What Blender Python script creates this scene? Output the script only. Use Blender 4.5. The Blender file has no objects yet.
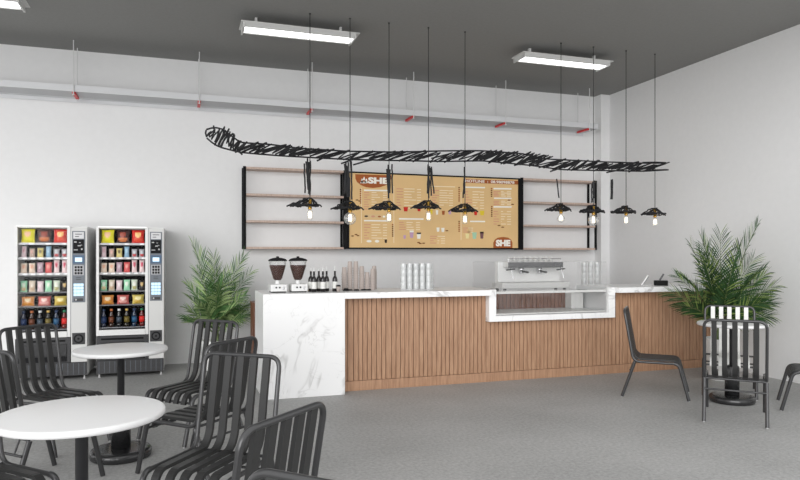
import bpy, math, random
from math import sin, cos, pi, radians
from mathutils import Vector, Matrix

sc = bpy.context.scene
COL = sc.collection
rnd = random.Random(7)

# ------------------------------------------------------------------ camera
F_PX, HORIZON, EYE, YAW = 655.3, 254.6, 1.4, 0.3215
cam_d = bpy.data.cameras.new('camera')
cam_d.sensor_width = 36.0
cam_d.lens = 36.0 * F_PX / 800.0
cam_d.shift_y = (HORIZON - 240.0) / 800.0
cam_d.clip_end = 200
cam = bpy.data.objects.new('camera', cam_d)
cam.location = (0, 0, EYE)
cam.rotation_euler = (pi / 2, 0, -YAW)
COL.objects.link(cam)
sc.camera = cam


def ray(px, py):
    a = (px - 400) / F_PX
    return (sin(YAW) + a * cos(YAW), cos(YAW) - a * sin(YAW), (HORIZON - py) / F_PX)


def on_wall(px, py, Y):
    """Point of the vertical plane y = Y seen at (px, py): returns X, Z."""
    r = ray(px, py)
    t = Y / r[1]
    return (r[0] * t, EYE + r[2] * t)


# ------------------------------------------------------------------ materials
MATS = {}


def srgb(r, g, b):
    def f(c):
        c /= 255.0
        return c / 12.92 if c <= 0.04045 else ((c + 0.055) / 1.055) ** 2.4
    return (f(r), f(g), f(b), 1.0)


def mat(name, col, rough=0.5, metal=0.0, spec=0.5, emit=None, estr=0.0, noise=0.0, nscale=20.0, bump=0.0, coat=0.0):
    if name in MATS:
        return MATS[name]
    m = bpy.data.materials.new(name)
    m.use_nodes = True
    nt = m.node_tree
    b = nt.nodes['Principled BSDF']
    b.inputs['Base Color'].default_value = col
    b.inputs['Roughness'].default_value = rough
    b.inputs['Metallic'].default_value = metal
    b.inputs['Specular IOR Level'].default_value = spec
    b.inputs['Coat Weight'].default_value = coat
    if emit:
        b.inputs['Emission Color'].default_value = emit
        b.inputs['Emission Strength'].default_value = estr
    if noise or bump:
        tc = nt.nodes.new('ShaderNodeTexCoord')
        n = nt.nodes.new('ShaderNodeTexNoise')
        n.inputs['Scale'].default_value = nscale
        n.inputs['Detail'].default_value = 6
        nt.links.new(tc.outputs['Object'], n.inputs['Vector'])
        if noise:
            r = nt.nodes.new('ShaderNodeValToRGB')
            r.color_ramp.elements[0].position = 0.3
            r.color_ramp.elements[1].position = 0.7
            r.color_ramp.elements[0].color = tuple(c * (1 - noise) for c in col[:3]) + (1,)
            r.color_ramp.elements[1].color = tuple(min(1, c * (1 + noise)) for c in col[:3]) + (1,)
            nt.links.new(n.outputs['Fac'], r.inputs['Fac'])
            nt.links.new(r.outputs['Color'], b.inputs['Base Color'])
        if bump:
            bp = nt.nodes.new('ShaderNodeBump')
            bp.inputs['Strength'].default_value = bump
            bp.inputs['Distance'].default_value = 0.01
            nt.links.new(n.outputs['Fac'], bp.inputs['Height'])
            nt.links.new(bp.outputs['Normal'], b.inputs['Normal'])
    MATS[name] = m
    return m


def glass(name, tint=(1, 1, 1, 1), haze=0.05, gloss=0.08, fres=0.5):
    """Thin clear glass: mostly see-through, a little reflection, a little white haze."""
    if name in MATS:
        return MATS[name]
    m = bpy.data.materials.new(name)
    m.use_nodes = True
    nt = m.node_tree
    nt.nodes.remove(nt.nodes['Principled BSDF'])
    out = nt.nodes['Material Output']
    tr = nt.nodes.new('ShaderNodeBsdfTransparent')
    tr.inputs['Color'].default_value = tint
    gl = nt.nodes.new('ShaderNodeBsdfGlossy')
    gl.inputs['Roughness'].default_value = 0.03
    di = nt.nodes.new('ShaderNodeBsdfDiffuse')
    di.inputs['Color'].default_value = (0.9, 0.92, 0.92, 1)
    lw = nt.nodes.new('ShaderNodeLayerWeight')
    lw.inputs['Blend'].default_value = 0.15
    mu = nt.nodes.new('ShaderNodeMath')
    mu.operation = 'MULTIPLY_ADD'
    mu.inputs[1].default_value = fres
    mu.inputs[2].default_value = gloss
    nt.links.new(lw.outputs['Fresnel'], mu.inputs[0])
    m1 = nt.nodes.new('ShaderNodeMixShader')
    m1.inputs[0].default_value = haze
    nt.links.new(tr.outputs[0], m1.inputs[1])
    nt.links.new(di.outputs[0], m1.inputs[2])
    m2 = nt.nodes.new('ShaderNodeMixShader')
    nt.links.new(mu.outputs[0], m2.inputs[0])
    nt.links.new(m1.outputs[0], m2.inputs[1])
    nt.links.new(gl.outputs[0], m2.inputs[2])
    nt.links.new(m2.outputs[0], out.inputs[0])
    MATS[name] = m
    return m


def wood_mat(name, c0, c1, rough=0.5):
    """Vertical grain oak: fine streaks along Z and a tone that changes from batten to batten."""
    m = bpy.data.materials.new(name)
    m.use_nodes = True
    nt = m.node_tree
    b = nt.nodes['Principled BSDF']
    b.inputs['Roughness'].default_value = rough
    tc = nt.nodes.new('ShaderNodeTexCoord')
    mp = nt.nodes.new('ShaderNodeMapping')
    mp.inputs['Scale'].default_value = (22, 22, 1.6)
    nt.links.new(tc.outputs['Object'], mp.inputs['Vector'])
    n = nt.nodes.new('ShaderNodeTexNoise')
    n.inputs['Scale'].default_value = 2.2
    n.inputs['Detail'].default_value = 7
    n.inputs['Roughness'].default_value = 0.65
    nt.links.new(mp.outputs[0], n.inputs['Vector'])
    r = nt.nodes.new('ShaderNodeValToRGB')
    r.color_ramp.elements[0].position = 0.3
    r.color_ramp.elements[1].position = 0.72
    r.color_ramp.elements[0].color = c0
    r.color_ramp.elements[1].color = c1
    nt.links.new(n.outputs['Fac'], r.inputs['Fac'])
    nt.links.new(r.outputs[0], b.inputs['Base Color'])
    return m


def marble_mat():
    m = bpy.data.materials.new('marble')
    m.use_nodes = True
    nt = m.node_tree
    b = nt.nodes['Principled BSDF']
    b.inputs['Roughness'].default_value = 0.3
    b.inputs['Specular IOR Level'].default_value = 0.35
    tc = nt.nodes.new('ShaderNodeTexCoord')
    mp = nt.nodes.new('ShaderNodeMapping')
    mp.inputs['Rotation'].default_value = (0, radians(-35), 0)
    nt.links.new(tc.outputs['Object'], mp.inputs['Vector'])
    prev = None
    for sc_, w, det, amt in ((1.1, 0.016, 4, 0.55), (2.6, 0.010, 4, 0.26)):
        n = nt.nodes.new('ShaderNodeTexNoise')
        n.inputs['Scale'].default_value = sc_
        n.inputs['Detail'].default_value = det
        n.inputs['Roughness'].default_value = 0.6
        n.inputs['Distortion'].default_value = 0.7
        nt.links.new(mp.outputs[0], n.inputs['Vector'])
        s = nt.nodes.new('ShaderNodeMath'); s.operation = 'SUBTRACT'; s.inputs[1].default_value = 0.5
        nt.links.new(n.outputs['Fac'], s.inputs[0])
        a = nt.nodes.new('ShaderNodeMath'); a.operation = 'ABSOLUTE'
        nt.links.new(s.outputs[0], a.inputs[0])
        mr = nt.nodes.new('ShaderNodeMapRange')
        mr.inputs['From Min'].default_value = 0.0
        mr.inputs['From Max'].default_value = w
        mr.inputs['To Min'].default_value = amt
        mr.inputs['To Max'].default_value = 0.0
        nt.links.new(a.outputs[0], mr.inputs['Value'])
        # veins fade in and out
        n2 = nt.nodes.new('ShaderNodeTexNoise'); n2.inputs['Scale'].default_value = 1.7 * sc_
        nt.links.new(tc.outputs['Object'], n2.inputs['Vector'])
        r2 = nt.nodes.new('ShaderNodeMapRange')
        r2.inputs['From Min'].default_value = 0.42
        r2.inputs['From Max'].default_value = 0.62
        nt.links.new(n2.outputs['Fac'], r2.inputs['Value'])
        mu = nt.nodes.new('ShaderNodeMath'); mu.operation = 'MULTIPLY'
        nt.links.new(mr.outputs[0], mu.inputs[0]); nt.links.new(r2.outputs[0], mu.inputs[1])
        if prev is None:
            prev = mu
        else:
            ad = nt.nodes.new('ShaderNodeMath'); ad.operation = 'ADD'
            nt.links.new(prev.outputs[0], ad.inputs[0]); nt.links.new(mu.outputs[0], ad.inputs[1])
            prev = ad
    mx = nt.nodes.new('ShaderNodeMix'); mx.data_type = 'RGBA'
    nt.links.new(prev.outputs[0], mx.inputs['Factor'])
    mx.inputs['A'].default_value = srgb(240, 240, 240)
    mx.inputs['B'].default_value = srgb(150, 148, 146)
    nt.links.new(mx.outputs['Result'], b.inputs['Base Color'])
    return m


def concrete_mat():
    m = bpy.data.materials.new('concrete_floor')
    m.use_nodes = True
    nt = m.node_tree
    b = nt.nodes['Principled BSDF']
    tc = nt.nodes.new('ShaderNodeTexCoord')
    n1 = nt.nodes.new('ShaderNodeTexNoise'); n1.inputs['Scale'].default_value = 1.1; n1.inputs['Detail'].default_value = 5
    n2 = nt.nodes.new('ShaderNodeTexNoise'); n2.inputs['Scale'].default_value = 38; n2.inputs['Detail'].default_value = 8; n2.inputs['Roughness'].default_value = 0.75
    nt.links.new(tc.outputs['Object'], n1.inputs['Vector']); nt.links.new(tc.outputs['Object'], n2.inputs['Vector'])
    mx = nt.nodes.new('ShaderNodeMix'); mx.data_type = 'FLOAT'; mx.inputs['Factor'].default_value = 0.74
    nt.links.new(n1.outputs['Fac'], mx.inputs['A']); nt.links.new(n2.outputs['Fac'], mx.inputs['B'])
    r = nt.nodes.new('ShaderNodeValToRGB')
    r.color_ramp.elements[0].position = 0.34; r.color_ramp.elements[0].color = srgb(140, 140, 139)
    r.color_ramp.elements[1].position = 0.66; r.color_ramp.elements[1].color = srgb(188, 188, 187)
    nt.links.new(mx.outputs['Result'], r.inputs['Fac'])
    nt.links.new(r.outputs[0], b.inputs['Base Color'])
    b.inputs['Roughness'].default_value = 0.6
    b.inputs['Specular IOR Level'].default_value = 0.3
    bp = nt.nodes.new('ShaderNodeBump'); bp.inputs['Strength'].default_value = 0.15; bp.inputs['Distance'].default_value = 0.01
    nt.links.new(n2.outputs['Fac'], bp.inputs['Height']); nt.links.new(bp.outputs['Normal'], b.inputs['Normal'])
    return m


WALL = mat('wall_paint', srgb(226, 226, 226), 0.85, spec=0.2, noise=0.012, nscale=14, bump=0.03)
CEIL = mat('ceiling_paint', srgb(146, 146, 144), 0.9, spec=0.15, noise=0.03, nscale=30)
FLOOR = concrete_mat()
MARBLE = marble_mat()
WOOD = wood_mat('oak_battens', srgb(146, 108, 82), srgb(190, 152, 122))
WOODDARK = wood_mat('walnut_board', srgb(92, 56, 38), srgb(120, 76, 54))
SHELFWOOD = wood_mat('ash_shelf', srgb(176, 152, 138), srgb(205, 183, 170))
GROOVE = mat('groove_backing', srgb(70, 46, 32), 0.8)
STEEL = mat('gunmetal_paint', srgb(70, 70, 71), 0.28, metal=0.45, spec=0.6)
SLAT = mat('charcoal_slat', srgb(44, 44, 44), 0.42, spec=0.45)
REFLECTSLAT = mat('reflection_slat', srgb(225, 225, 222), 0.4)  # pale colour stands in for a bright reflection on dark slats
BLACK = mat('black_metal', srgb(16, 16, 17), 0.6, spec=0.15)
MATTBLACK = mat('matt_black', srgb(26, 26, 28), 0.75, spec=0.2)
WIRE = mat('cord_grey', srgb(42, 42, 42), 0.6)
TABLEWHITE = mat('white_laminate', srgb(222, 222, 222), 0.35)
WHITE = mat('white_enamel', srgb(222, 222, 221), 0.35)
OFFWHITE = mat('offwhite_panel', srgb(206, 206, 204), 0.45)
GLIDE = mat('glide_grey', srgb(190, 190, 190), 0.5)
PEDESTAL = mat('pedestal_black', srgb(40, 40, 41), 0.22, spec=0.6)
PEDCOL = mat('pedestal_column', srgb(62, 62, 64), 0.4, metal=0.2)
BRASS = mat('brass', srgb(214, 170, 84), 0.25, metal=0.9)
CHROME = mat('chrome', srgb(200, 200, 202), 0.2, metal=0.9)
ROD = mat('galvanised_rod', srgb(214, 214, 214), 0.4, metal=0.1)
RED = mat('red_bracket', srgb(205, 40, 44), 0.4)
TRAYLIGHT = mat('tray_zinc', srgb(210, 211, 213), 0.5)
TRAYSHADE = mat('tray_shaded_zinc', srgb(182, 183, 185), 0.5)  # tray zinc with the shade of the underside put into its colour
LIGHTTUBE = mat('lit_tube', (1, 1, 1, 1), 0.5, emit=(1, 1, 1, 1), estr=2.5)
FILAMENT = mat('lit_filament', (1, .9, .7, 1), 0.5, emit=(1.0, 0.88, 0.70, 1), estr=1.7)
BULBGLASS = glass('bulb_glass', haze=0.16, gloss=0.06)
CLEAR = glass('clear_pane', haze=0.015, gloss=0.015, fres=0.25)
CASEGLASS = glass('case_glass', haze=0.025, gloss=0.015, fres=0.4)
TUMBLER = glass('tumbler_glass', haze=0.42, gloss=0.08)
VENDPANE = glass('vending_pane', haze=0.0, gloss=0.006, fres=0.0)


# ------------------------------------------------------------------ mesh builder
class MB:
    def __init__(self):
        self.v, self.f, self.mi, self.sm, self.mats = [], [], [], [], []

    def _m(self, m):
        if m not in self.mats:
            self.mats.append(m)
        return self.mats.index(m)

    def add(self, vs, fs, m, smooth=False):
        b = len(self.v)
        self.v += [tuple(x) for x in vs]
        i = self._m(m)
        for f in fs:
            self.f.append([b + k for k in f]); self.mi.append(i); self.sm.append(smooth)

    def box(self, x0, x1, y0, y1, z0, z1, m):
        vs = [(x, y, z) for z in (z0, z1) for y in (y0, y1) for x in (x0, x1)]
        self.add(vs, [(0, 2, 3, 1), (4, 5, 7, 6), (0, 1, 5, 4), (2, 6, 7, 3), (0, 4, 6, 2), (1, 3, 7, 5)], m)

    def obox(self, o, ax, ay, az, m):
        """oriented box: corner o, edge vectors ax, ay, az."""
        o, ax, ay, az = map(Vector, (o, ax, ay, az))
        vs = [o + ax * i + ay * j + az * k for k in (0, 1) for j in (0, 1) for i in (0, 1)]
        self.add(vs, [(0, 2, 3, 1), (4, 5, 7, 6), (0, 1, 5, 4), (2, 6, 7, 3), (0, 4, 6, 2), (1, 3, 7, 5)], m)

    def tube(self, pts, r, m, n=8, r1=None, cap=True):
        pts = [Vector(p) for p in pts]
        N = len(pts)
        tang = []
        for i in range(N):
            a = pts[max(0, i - 1)]; b = pts[min(N - 1, i + 1)]
            t = (b - a)
            tang.append(t.normalized() if t.length > 1e-9 else Vector((0, 0, 1)))
        ref = Vector((0, 0, 1)) if abs(tang[0].z) < 0.9 else Vector((1, 0, 0))
        u = (ref - tang[0] * ref.dot(tang[0])).normalized()
        vs = []
        for i in range(N):
            u = (u - tang[i] * u.dot(tang[i]))
            u = u.normalized() if u.length > 1e-6 else tang[i].orthogonal().normalized()
            w = tang[i].cross(u)
            rr = r if r1 is None else r + (r1 - r) * i / max(1, N - 1)
            for k in range(n):
                a = 2 * pi * k / n
                vs.append(pts[i] + (u * cos(a) + w * sin(a)) * rr)
        fs = []
        for i in range(N - 1):
            for k in range(n):
                k2 = (k + 1) % n
                fs.append((i * n + k, i * n + k2, (i + 1) * n + k2, (i + 1) * n + k))
        self.add(vs, fs, m, True)
        if cap:
            self.add(vs[:n], [tuple(range(n - 1, -1, -1))], m)
            self.add(vs[-n:], [tuple(range(n))], m)

    def lathe(self, prof, m, n=24, c=(0, 0, 0), smooth=True, sy=1.0, cap=True):
        """prof: list of (r, z), turned about the vertical axis through c."""
        vs, fs = [], []
        for r, z in prof:
            for k in range(n):
                a = 2 * pi * k / n
                vs.append((c[0] + r * cos(a), c[1] + r * sin(a) * sy, c[2] + z))
        for i in range(len(prof) - 1):
            for k in range(n):
                k2 = (k + 1) % n
                fs.append((i * n + k, i * n + k2, (i + 1) * n + k2, (i + 1) * n + k))
        if prof[0] == prof[-1]:
            cap = False
        if cap and prof[0][0] > 1e-4:
            fs.append(tuple(range(n - 1, -1, -1)))
        if cap and prof[-1][0] > 1e-4:
            b = (len(prof) - 1) * n
            fs.append(tuple(b + k for k in range(n)))
        self.add(vs, fs, m, smooth)

    def strip(self, path, width, thick, m, wdir):
        """a flat bar of the given width and thickness along a path; wdir is the width direction."""
        w = Vector(wdir).normalized()
        P = [Vector(p) for p in path]
        vs = []
        for i, p in enumerate(P):
            t = (P[min(len(P) - 1, i + 1)] - P[max(0, i - 1)]).normalized()
            nn = t.cross(w).normalized()
            for a, b in ((-1, -1), (1, -1), (1, 1), (-1, 1)):
                vs.append(p + w * (a * width / 2) + nn * (b * thick / 2))
        fs = [(3, 2, 1, 0)]
        for i in range(len(P) - 1):
            for k in range(4):
                k2 = (k + 1) % 4
                fs.append((i * 4 + k, i * 4 + k2, (i + 1) * 4 + k2, (i + 1) * 4 + k))
        b = (len(P) - 1) * 4
        fs.append((b, b + 1, b + 2, b + 3))
        self.add(vs, fs, m)

    def quad(self, a, b, c, d, m):
        self.add([a, b, c, d], [(0, 1, 2, 3)], m)

    def build(self, name, parent=None, loc=(0, 0, 0), bev=0.0, seg=2, auto=True):
        me = bpy.data.meshes.new(name)
        me.from_pydata(self.v, [], self.f)
        for m in self.mats:
            me.materials.append(m)
        for p, i, s in zip(me.polygons, self.mi, self.sm):
            p.material_index = i
            p.use_smooth = s
        me.validate(); me.update()
        o = bpy.data.objects.new(name, me)
        o.location = loc
        COL.objects.link(o)
        if parent:
            o.parent = parent
        if bev:
            b = o.modifiers.new('edge', 'BEVEL')
            b.width = bev; b.segments = seg; b.limit_method = 'ANGLE'; b.angle_limit = radians(40)
        return o


def tag(o, label, cat, group=None, kind=None):
    o['label'] = label
    o['category'] = cat
    if group:
        o['group'] = group
    if kind:
        o['kind'] = kind
    return o


def thing(name, label, cat, loc=(0, 0, 0), rz=0.0, group=None):
    o = bpy.data.objects.new(name, None)
    o.empty_display_size = 0.1
    o.location = loc
    o.rotation_euler = (0, 0, rz)
    COL.objects.link(o)
    return tag(o, label, cat, group)


def kids(o):
    return [c for c in bpy.data.objects if c.parent is o]


def dup(root, label, loc=None, rz=None):
    def cp(o, par):
        c = o.copy()
        COL.objects.link(c)
        if par is not None:
            c.parent = par
        for ch in kids(o):
            cp(ch, c)
        return c
    r = cp(root, None)
    if loc is not None:
        r.location = loc
    if rz is not None:
        r.rotation_euler = (0, 0, rz)
    r['label'] = label
    return r


def struct(mb, name, **k):
    o = mb.build(name, **k)
    o['kind'] = 'structure'
    return o


def text_mesh(txt, size, m, parent, name, loc, width=None, bold=0.0, extrude=0.001):
    """Lettering standing in the XZ plane, facing -Y."""
    c = bpy.data.curves.new(name, 'FONT')
    c.body = txt; c.size = size; c.align_x = 'CENTER'; c.align_y = 'CENTER'
    c.extrude = extrude; c.offset = bold; c.resolution_u = 3
    t = bpy.data.objects.new('tmp', c)
    COL.objects.link(t)
    bpy.context.view_layer.update()
    me = bpy.data.meshes.new_from_object(t.evaluated_get(bpy.context.evaluated_depsgraph_get()))
    bpy.data.objects.remove(t)
    xs = [v.co.x for v in me.vertices]
    s = width / (max(xs) - min(xs)) if width else 1.0
    for v in me.vertices:
        x, y, z = v.co
        v.co = (x * s, -z, y)
    me.materials.clear(); me.materials.append(m)
    o = bpy.data.objects.new(name, me)
    o.location = loc
    COL.objects.link(o)
    if parent:
        o.parent = parent
    return o


# ------------------------------------------------------------------ the room
YW, XR, H = 8.876, 6.36, 3.9
XL, YF, YCE = -6.0, -2.5, 3.4       # ceiling cut short and left wall left out to let sky light in
b = MB(); b.box(XL, XR + .2, YF, YW + .2, -.12, 0, FLOOR); struct(b, 'floor')
b = MB(); b.box(XL, XR + .2, YCE, YW + .2, H, H + .15, CEIL); struct(b, 'ceiling')
b = MB(); b.box(XL - .2, XR + .2, YW, YW + .2, 0, H, WALL); struct(b, 'wall_back')
b = MB(); b.box(XR, XR + .2, YCE, YW, 0, H, WALL); struct(b, 'wall_right')
b = MB(); b.box(6.205, XR, YW - .17, YW, 0, H, WALL); struct(b, 'column_corner')

# ------------------------------------------------------------------ ceiling lights
def make_light(label, x0):
    L = 1.20
    t = thing('ceiling_light', label, 'ceiling light', (x0 + L / 2, 7.05, H - .1), 0, 'strip lights under the ceiling')
    b = MB()
    b.box(-L / 2 - .02, L / 2 + .04, -.15, .15, .004, .012, OFFWHITE)
    b.obox((-L / 2, -.15, .004), (L, 0, 0), (0, .045, -.045), (0, .006, .006), OFFWHITE)
    b.obox((-L / 2, .15, .004), (L, 0, 0), (0, -.045, -.045), (0, -.006, .006), OFFWHITE)
    b.build('housing', t)
    for x in (-L / 2 + .008, L / 2 - .008):
        b = MB(); b.box(x - .008, x + .008, -.14, .14, -.05, .004, OFFWHITE); b.build('end_cap', t)
    for y in (-.05, .05):
        b = MB(); b.tube([(-L / 2 + .03, y, -.024), (L / 2 - .03, y, -.024)], .023, LIGHTTUBE, 12); b.build('tube', t)
    for x in (-L * .38, L * .38):
        b = MB(); b.box(x - .012, x + .012, -.02, .02, .012, .099, OFFWHITE); b.build('hanger', t)
    return t


make_light('white twin-tube strip light over the pendant nearest the left shelf', .6)
make_light('white twin-tube strip light nearest the right wall', 3.86)
make_light('white twin-tube strip light above the vending machines, cut by the frame', -2.64)
# ------------------------------------------------------------------ cable tray on the back wall
t = thing('cable_tray', 'long grey cable tray hung along the top of the back wall', 'cable tray', (0, 8.6, 3.26))
b = MB()
b.box(-3.6, 5.98, -.135, .175, .045, .051, TRAYSHADE)
b.build('tray_bottom', t)
b = MB(); b.box(-3.6, 5.98, -.141, -.135, .045, .12, TRAYLIGHT); b.build('front_lip', t)
b = MB(); b.box(-3.6, 5.98, .176, .25, .045, .05, TRAYLIGHT); b.box(-3.6, 5.98, .25, .256, .0, .05, TRAYLIGHT); b.build('rear_lip', t)
for i in range(7):
    x = -2.6 + 1.403 * i
    k = MB(); k.box(x - .018, x + .018, -.135, .16, .018, .044, RED)
    k.build('bracket', t, bev=.003)
    for y in (-.152, .155):
        k = MB(); k.tube([(x, y, .0), (x, y, H - 3.26)], .006, ROD, 8); k.tube([(x, y, .0), (x, y, .012)], .013, ROD, 6)
        k.build('hanger_rod', t)

# ------------------------------------------------------------------ wall shelves and the menu board
YS = 8.65
ZS = (1.487, 1.832, 2.178, 2.522)


def shelf_unit(label, xa, xb, vis):
    t = thing('wall_shelf', label, 'shelf', ((xa + xb) / 2, YW, ZS[0]), 0, 'wall shelves beside the menu board')
    hw = (xb - xa) / 2
    d = YW - YS
    for s in (-1, 1):
        b = MB()
        xo = s * (hw - .018)
        b.box(xo - .018, xo + (.018 if s < 0 else .008), -d, -d + .03, -.015, ZS[3] - ZS[0] + .02, BLACK)
        b.box(xo - .018, xo + (.018 if s < 0 else .008), -.032, -.002, -.015, ZS[3] - ZS[0] + .02, BLACK)
        for z in ZS:
            b.box(xo - .01, xo + .01, -d + .03, -.032, z - ZS[0] - .013, z - ZS[0] - .004, BLACK)
        b.build('upright', t)
    for z in ZS:
        b = MB(); b.box(-hw + .037, hw - .037, -d + .004, -.003, z - ZS[0] - .014, z - ZS[0] + .014, SHELFWOOD)
        b.build('shelf_board', t, bev=.002)
    return t


shelf_unit('empty wooden wall shelf with black uprights, left of the menu board', .752, 2.118, 0)
shelf_unit('empty wooden wall shelf with black uprights, between the menu board and the corner', 4.775, 6.10, 0)

PANEL = mat('menu_tan', srgb(226, 190, 136), 0.6, spec=0.2, noise=0.035, nscale=3)
TERRA = mat('menu_terracotta', srgb(165, 92, 48), 0.6, spec=0.2)
INK = mat('menu_white_ink', srgb(244, 240, 230), 0.6, spec=0.2)
PALE = mat('menu_pale_ink', srgb(243, 226, 192), 0.6, spec=0.2)
PINK = mat('menu_pink_ink', srgb(216, 158, 128), 0.6, spec=0.2)
BROWNINK = mat('menu_brown_ink', srgb(122, 70, 32), 0.6, spec=0.2)
mx0, mx1 = 2.122, 4.771
mz0, mz1 = 1.478, 2.528
t = thing('menu_board', 'wide tan cafe menu board with white lettering in a black frame', 'menu board', ((mx0 + mx1) / 2, YW, mz0))
mcx = (mx0 + mx1) / 2
b = MB()
d = YW - YS + .004
hw = (mx1 - mx0) / 2
b.box(-hw, -hw + .03, -d - .012, -.002, 0, mz1 - mz0, BLACK); b.box(hw - .05, hw, -d - .012, -.002, 0, mz1 - mz0, BLACK)
b.box(-hw + .03, hw - .05, -d - .012, -.002, 0, .018, BLACK); b.box(-hw + .03, hw - .05, -d - .012, -.002, mz1 - mz0 - .018, mz1 - mz0, BLACK)
b.build('frame', t)
b = MB(); b.box(-hw + .031, hw - .051, -d, -.01, .019, mz1 - mz0 - .019, PANEL)
panel = b.build('panel', t)
YP = YW - d


def M(px, py):
    X, Z = on_wall(px, py, YP)
    return X - mcx, Z - mz0


def flat(mb, poly, m, lift):
    """a thin printed shape on the panel; poly in pixels of the panel."""
    pts = [M(*p) for p in poly]
    n = len(pts)
    y0, y1 = -d - lift, -d + .0005
    vs = [(x, y0, z) for x, z in pts] + [(x, y1, z) for x, z in pts]
    fs = [tuple(range(n))] + [(i, i + n, (i + 1) % n + n, (i + 1) % n) for i in range(n)]
    mb.add(vs, fs, m)


def bar(mb, xa, xb, y, h, m, slope=0.0, lift=.002):
    y2 = y + slope * (xb - xa)
    flat(mb, [(xa, y - h / 2), (xa, y + h / 2), (xb, y2 + h / 2), (xb, y2 - h / 2)], m, lift)


def blob(mb, x, y, rx, ry, m, lift=.0025, n=12, a0=0, a1=2 * pi):
    flat(mb, [(x + rx * cos(a0 + (a1 - a0) * i / n), y - ry * sin(a0 + (a1 - a0) * i / n)) for i in range(n)], m, lift)


b = MB()
flat(b, [(355.2, 174.2), (355.4, 178.5), (357, 182), (361, 185.2), (366, 187.2), (373, 188), (380, 187.2), (386, 185.2), (390, 182), (391.2, 178.5), (391.4, 175.3)], TERRA, .0015)
b.build('logo_patch', t)
b = MB()
flat(b, [(493.3, 248.2), (493.3, 242.5), (495, 239.5), (498, 237.6), (503, 236.9), (508, 237.6), (511, 239.5), (512.4, 242.5), (512.4, 248.2)], TERRA, .0015)
b.build('logo_patch', t)
b = MB()
flat(b, [(463.5, 179.0), (463.5, 182.6), (518, 184.6), (518, 180.8)], TERRA, .0015)
b.build('header_strip', t)
b = MB()                                     # the small peaked emblem before the name
flat(b, [(360, 183.2), (364.2, 176.6), (366.6, 183.4)], INK, .003)
flat(b, [(360.6, 182.6), (361.8, 178.2), (363.3, 182.8)], INK, .003)
flat(b, [(364.2, 182.8), (366.6, 178.2), (367.8, 183.0)], INK, .003)
blob(b, 364, 180.9, 1.1, 1.0, TERRA, .0038)
b.build('emblem', t)


def letters(txt, px, py, wpx, hpx, m=INK, bold=0.0, name='lettering'):
    x, z = M(px, py)
    k = abs(M(px + wpx / 2, py)[0] - M(px - wpx / 2, py)[0])
    hh = abs(M(px, py - hpx / 2)[1] - M(px, py + hpx / 2)[1])
    return text_mesh(txt, hh / .70, m, t, name, (x, -d - .003, z), width=k, bold=bold)


letters('SHE', 378.2, 181.0, 20.5, 5.6, bold=.006)
letters('SHE', 503, 243.4, 14.6, 5.6, bold=.007)
letters('HOTLINE  :  08.98098878', 490, 181.9, 49, 2.6, bold=.001)

b = MB()
r2 = random.Random(3)
S = .028


def lines(x0, x1, y0, y1, n, head=True, headlen=None, slope=S):
    """a column of printed menu lines: a white heading, then faint rows with a price."""
    if head:
        bar(b, x0, headlen or x1, y0, 1.5, INK, slope)
    for i in range(n):
        y = y0 + (i + 1) * (y1 - y0) / n
        w = r2.uniform(.45, .85) * (x1 - x0)
        bar(b, x0, x0 + r2.uniform(3, 7), y, .9, PINK, slope)
        bar(b, x0 + 7.5, x0 + w, y, .7, PALE, slope)
        bar(b, x1 - 4, x1, y + slope * (x1 - x0), .7, PALE, 0)


lines(364, 387, 190.2, 209, 8, headlen=387.5, slope=.02)
bar(b, 364, 388, 220.6, 1.4, INK, .012)
lines(364, 387, 222, 238, 6, head=False, slope=.01)
lines(396.5, 421, 186, 208, 8, head=False, slope=.03)
bar(b, 399, 423.5, 218.8, 1.5, INK, .012)
lines(399, 420, 220, 229.5, 4, head=False, slope=.01)
bar(b, 431, 455, 186.2, .8, PALE, .03)
lines(432, 453, 188, 205, 7, head=False, slope=.02)
lines(430, 445, 234, 243, 4, head=False, slope=.008)
bar(b, 465, 485, 187.2, 1.4, INK, .022)
lines(465, 484, 189, 208, 7, head=False, slope=.02)
bar(b, 470, 485, 221.4, 1.4, INK, .008)
lines(463, 473, 226, 232, 3, head=False, slope=.008)
bar(b, 493.5, 511.5, 188.6, 1.5, INK, .016)
lines(493.5, 511, 190, 196, 4, head=False, slope=.016)
bar(b, 494, 511.5, 198.2, 1.2, INK, .012)
lines(493.5, 511, 199.5, 204.5, 3, head=False, slope=.012)
bar(b, 493.5, 511.5, 206.8, 1.5, INK, .01)
lines(493.5, 511, 209, 224, 6, head=False, slope=.01)
# column rules and sideways headings
for x, ya, yb in ((361.2, 188, 243), (393.6, 186, 243), (460.8, 192, 240)):
    flat(b, [(x, ya), (x, yb), (x + .5, yb), (x + .5, ya)], PALE, .0015)
for x, ya, yb in ((359.8, 189, 203), (391.9, 224, 236), (458.4, 187, 201), (458.4, 221, 232), (490.8, 188, 196), (491, 206, 216)):
    y = ya
    while y < yb:
        flat(b, [(x, y), (x, y + 1.3), (x + 1.4, y + 1.3), (x + 1.4, y)], BROWNINK if int(y) % 2 else TERRA, .002)
        y += 1.9
b.build('menu_text', t)

b = MB()
CUPRED = mat('print_red', srgb(206, 52, 40), .6, spec=.2)
CUPYEL = mat('print_yellow', srgb(228, 200, 60), .6, spec=.2)
CUPMINT = mat('print_mint', srgb(168, 208, 178), .6, spec=.2)
CUPLIL = mat('print_lilac', srgb(196, 160, 190), .6, spec=.2)
CUPWHT = INK
CUPBLK = mat('print_dark', srgb(52, 34, 30), .6, spec=.2)


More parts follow.
